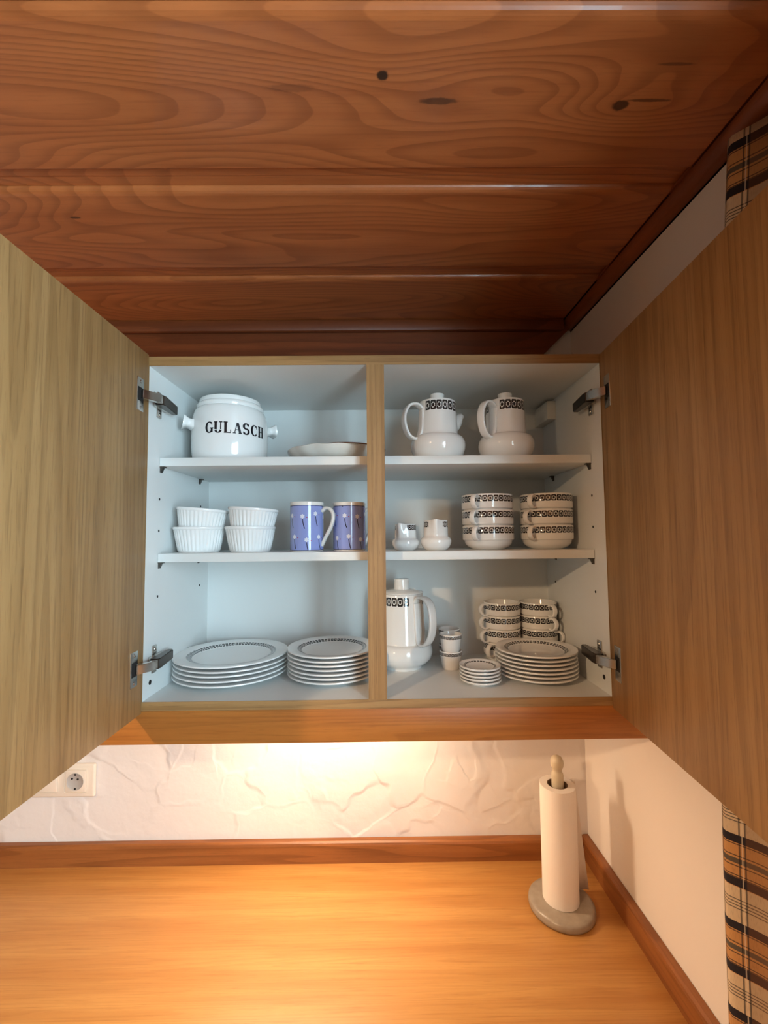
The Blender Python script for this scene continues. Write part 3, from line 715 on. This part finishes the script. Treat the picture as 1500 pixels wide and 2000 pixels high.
bm = bmesh.new(); lathe(bm, [(.0215, 0), (.0365, 0), (.0372, .0006), (.0372, .2372), (.0365, .2378), (.0215, .2378)], 64); mesh('paper_body', bm, MAT['paper'], pr, True, 40)
bm = bmesh.new(); lathe(bm, [(.0200, .0002), (.0215, .0002), (.0215, .2376), (.0200, .2376), (.0200, .0002)], 48); mesh('card_core', bm, MAT['cardboard'], pr, True, 40)
bm = bmesh.new(); pts = []
for k in range(15):
    f = k/14; a = math.radians(95-70*min(1, f*1.6)); r = .0378
    if f < .62: pts.append((r*math.cos(a), r*math.sin(a)))
    else:
        g = (f-.62)/.38; pts.append((.0342+.036*g, .016+.020*g-.016*g*g))
rows = []
for z in (.0, .06, .12, .18, .2370):
    fl = .35+.65*(1-z/.237)
    rows.append([bm.verts.new((.0342+(x-.0342)*fl if i > 9 else x, y, z+.0005)) for i, (x, y) in enumerate(pts)])
for A, B in zip(rows, rows[1:]):
    for i in range(len(pts)-1): bm.faces.new((A[i], A[i+1], B[i+1], B[i]))
o = mesh('loose_sheet', bm, MAT['paper'], pr, True, 80); md = o.modifiers.new('thickness', 'SOLIDIFY'); md.thickness = .0005

# ------------------------------------------------------------------ socket
sk = thing('wall_socket', (-.7559, DW, Z0-.3009), 0, 'cream wall socket in a two-gang frame on the white plaster', 'socket')
bm = bmesh.new(); box(bm, -.118, .0455, -.010, 0, -.0405, .0405, .005, 3); mesh('cover_frame', bm, MAT['sockplastic'], sk, True)
for dx in (0, -.0715):
    bm = bmesh.new(); box(bm, dx-.0275, dx+.0275, -.0135, -.009, -.0275, .0275, .004, 3)
    ins = mesh('insert', bm, MAT['sockplastic'], sk, True)
    if dx < 0: continue
    bm = bmesh.new(); lathe(bm, [(0, .0), (.0185, 0), (.0198, .0012), (.0205, .0016), (.0205, 0.0)], 40)
    bmesh.ops.rotate(bm, verts=bm.verts, cent=(0, 0, 0), matrix=Matrix.Rotation(PI/2, 3, 'X'))
    o = mesh('socket_cup', bm, MAT['sockgrey'], ins, True, 50); o.location = (dx, -.0136, 0)
    for hx, hz_ in ((-.0075, .0075), (.0065, .006), (0, .017), (0, -.017)):
        bm = bmesh.new(); bmesh.ops.create_cone(bm, cap_ends=True, segments=14, radius1=.0025, radius2=.0025, depth=.0008, matrix=Matrix.Translation((dx+hx, -.0140, hz_)) @ Matrix.Rotation(PI/2, 4, 'X')); mesh('contact_hole', bm, MAT['hole'], ins)

# ------------------------------------------------------------------ checked curtain on the right wall
t = NT('checked_curtain_cloth'); uv = t.xyz(t.n('ShaderNodeUVMap').outputs[0])
PER = .117
p = t.M('FRACT', t.M('DIVIDE', uv[1], PER)); q = t.M('FRACT', t.M('DIVIDE', uv[0], .105))
cream, tan, navy, grey = lin((222, 200, 168)), lin((204, 152, 96)), lin((34, 30, 40)), lin((96, 86, 74))
col = t.mix(t.rng(p, .0, .40), tan, cream)
def lines(s, cs, hwid):
    f = None
    for c_ in cs:
        g = t.M('LESS_THAN', t.M('ABSOLUTE', t.M('SUBTRACT', s, c_)), hwid); f = g if f is None else t.M('MAXIMUM', f, g)
    return f
col = t.mix(t.M('MULTIPLY', lines(p, (.155, .19, .225, .26), .006), .8), col, navy)
col = t.mix(lines(p, (.70,), .030), col, grey)
col = t.mix(t.M('MULTIPLY', lines(p, (.64, .76, .51, .535, .89, .915), .006), .85), col, navy)
col = t.mix(lines(p, (.455, .955), .048), col, navy)
col = t.mix(t.M('MULTIPLY', t.rng(q, .42, .95), .38), col, lin((120, 78, 48)))
col = t.mix(t.M('MULTIPLY', lines(q, (.10, .16, .36, .42, .94), .009), .75), col, navy)
col = t.mix(t.M('MULTIPLY', lines(q, (.13, .39), .007), .5), col, lin((232, 220, 200)))
weave = t.noise(t.vec(t.M('MULTIPLY', uv[0], 900), t.M('MULTIPLY', uv[1], 120), 0), 1, 1)
col = t.mix(t.M('MULTIPLY', t.smooth(weave, .5, .7), .15), col, lin((80, 60, 44)))
cloth = t.fin(col, .85)
bm = bmesh.new(); uvl = bm.loops.layers.uv.new('UVMap')
YA, YB, zlo, zhi = -.186, -.66, Z0-.445, CE+Z0-.034
NY, NZ = 120, 24; pts = []; s_ = 0; last = None
for i in range(NY+1):
    f = i/NY; y = YA+(YB-YA)*f
    xx = XR-.030+.018*math.cos(f*2*PI*4.2+2.9)+.005*math.sin(f*11)
    if f < .04: xx = min(XR-.006, xx+(.04-f)*.5)
    if last: s_ += math.hypot(xx-last[0], y-last[1])
    last = (xx, y); pts.append((xx, y, s_))
grid = []
for j in range(NZ+1):
    g = j/NZ; z = zlo+(zhi-zlo)*g
    grid.append([(bm.verts.new((XR-.006+(x-(XR-.006))*(1.0-.15*g), y+.018-.0047*g-.0726*g*g, z)), s, z) for x, y, s in pts])
for A, B in zip(grid, grid[1:]):
    for i in range(NY):
        q4 = (A[i], A[i+1], B[i+1], B[i]); f = bm.faces.new([k[0] for k in q4])
        for lp, k in zip(f.loops, q4): lp[uvl].uv = (k[1], k[2])
cu = mesh('curtain', bm, cloth, None, True, 80); md = cu.modifiers.new('thickness', 'SOLIDIFY'); md.thickness = .001
tag(cu, 'checked tan and navy curtain hanging on the right wall', 'curtain')
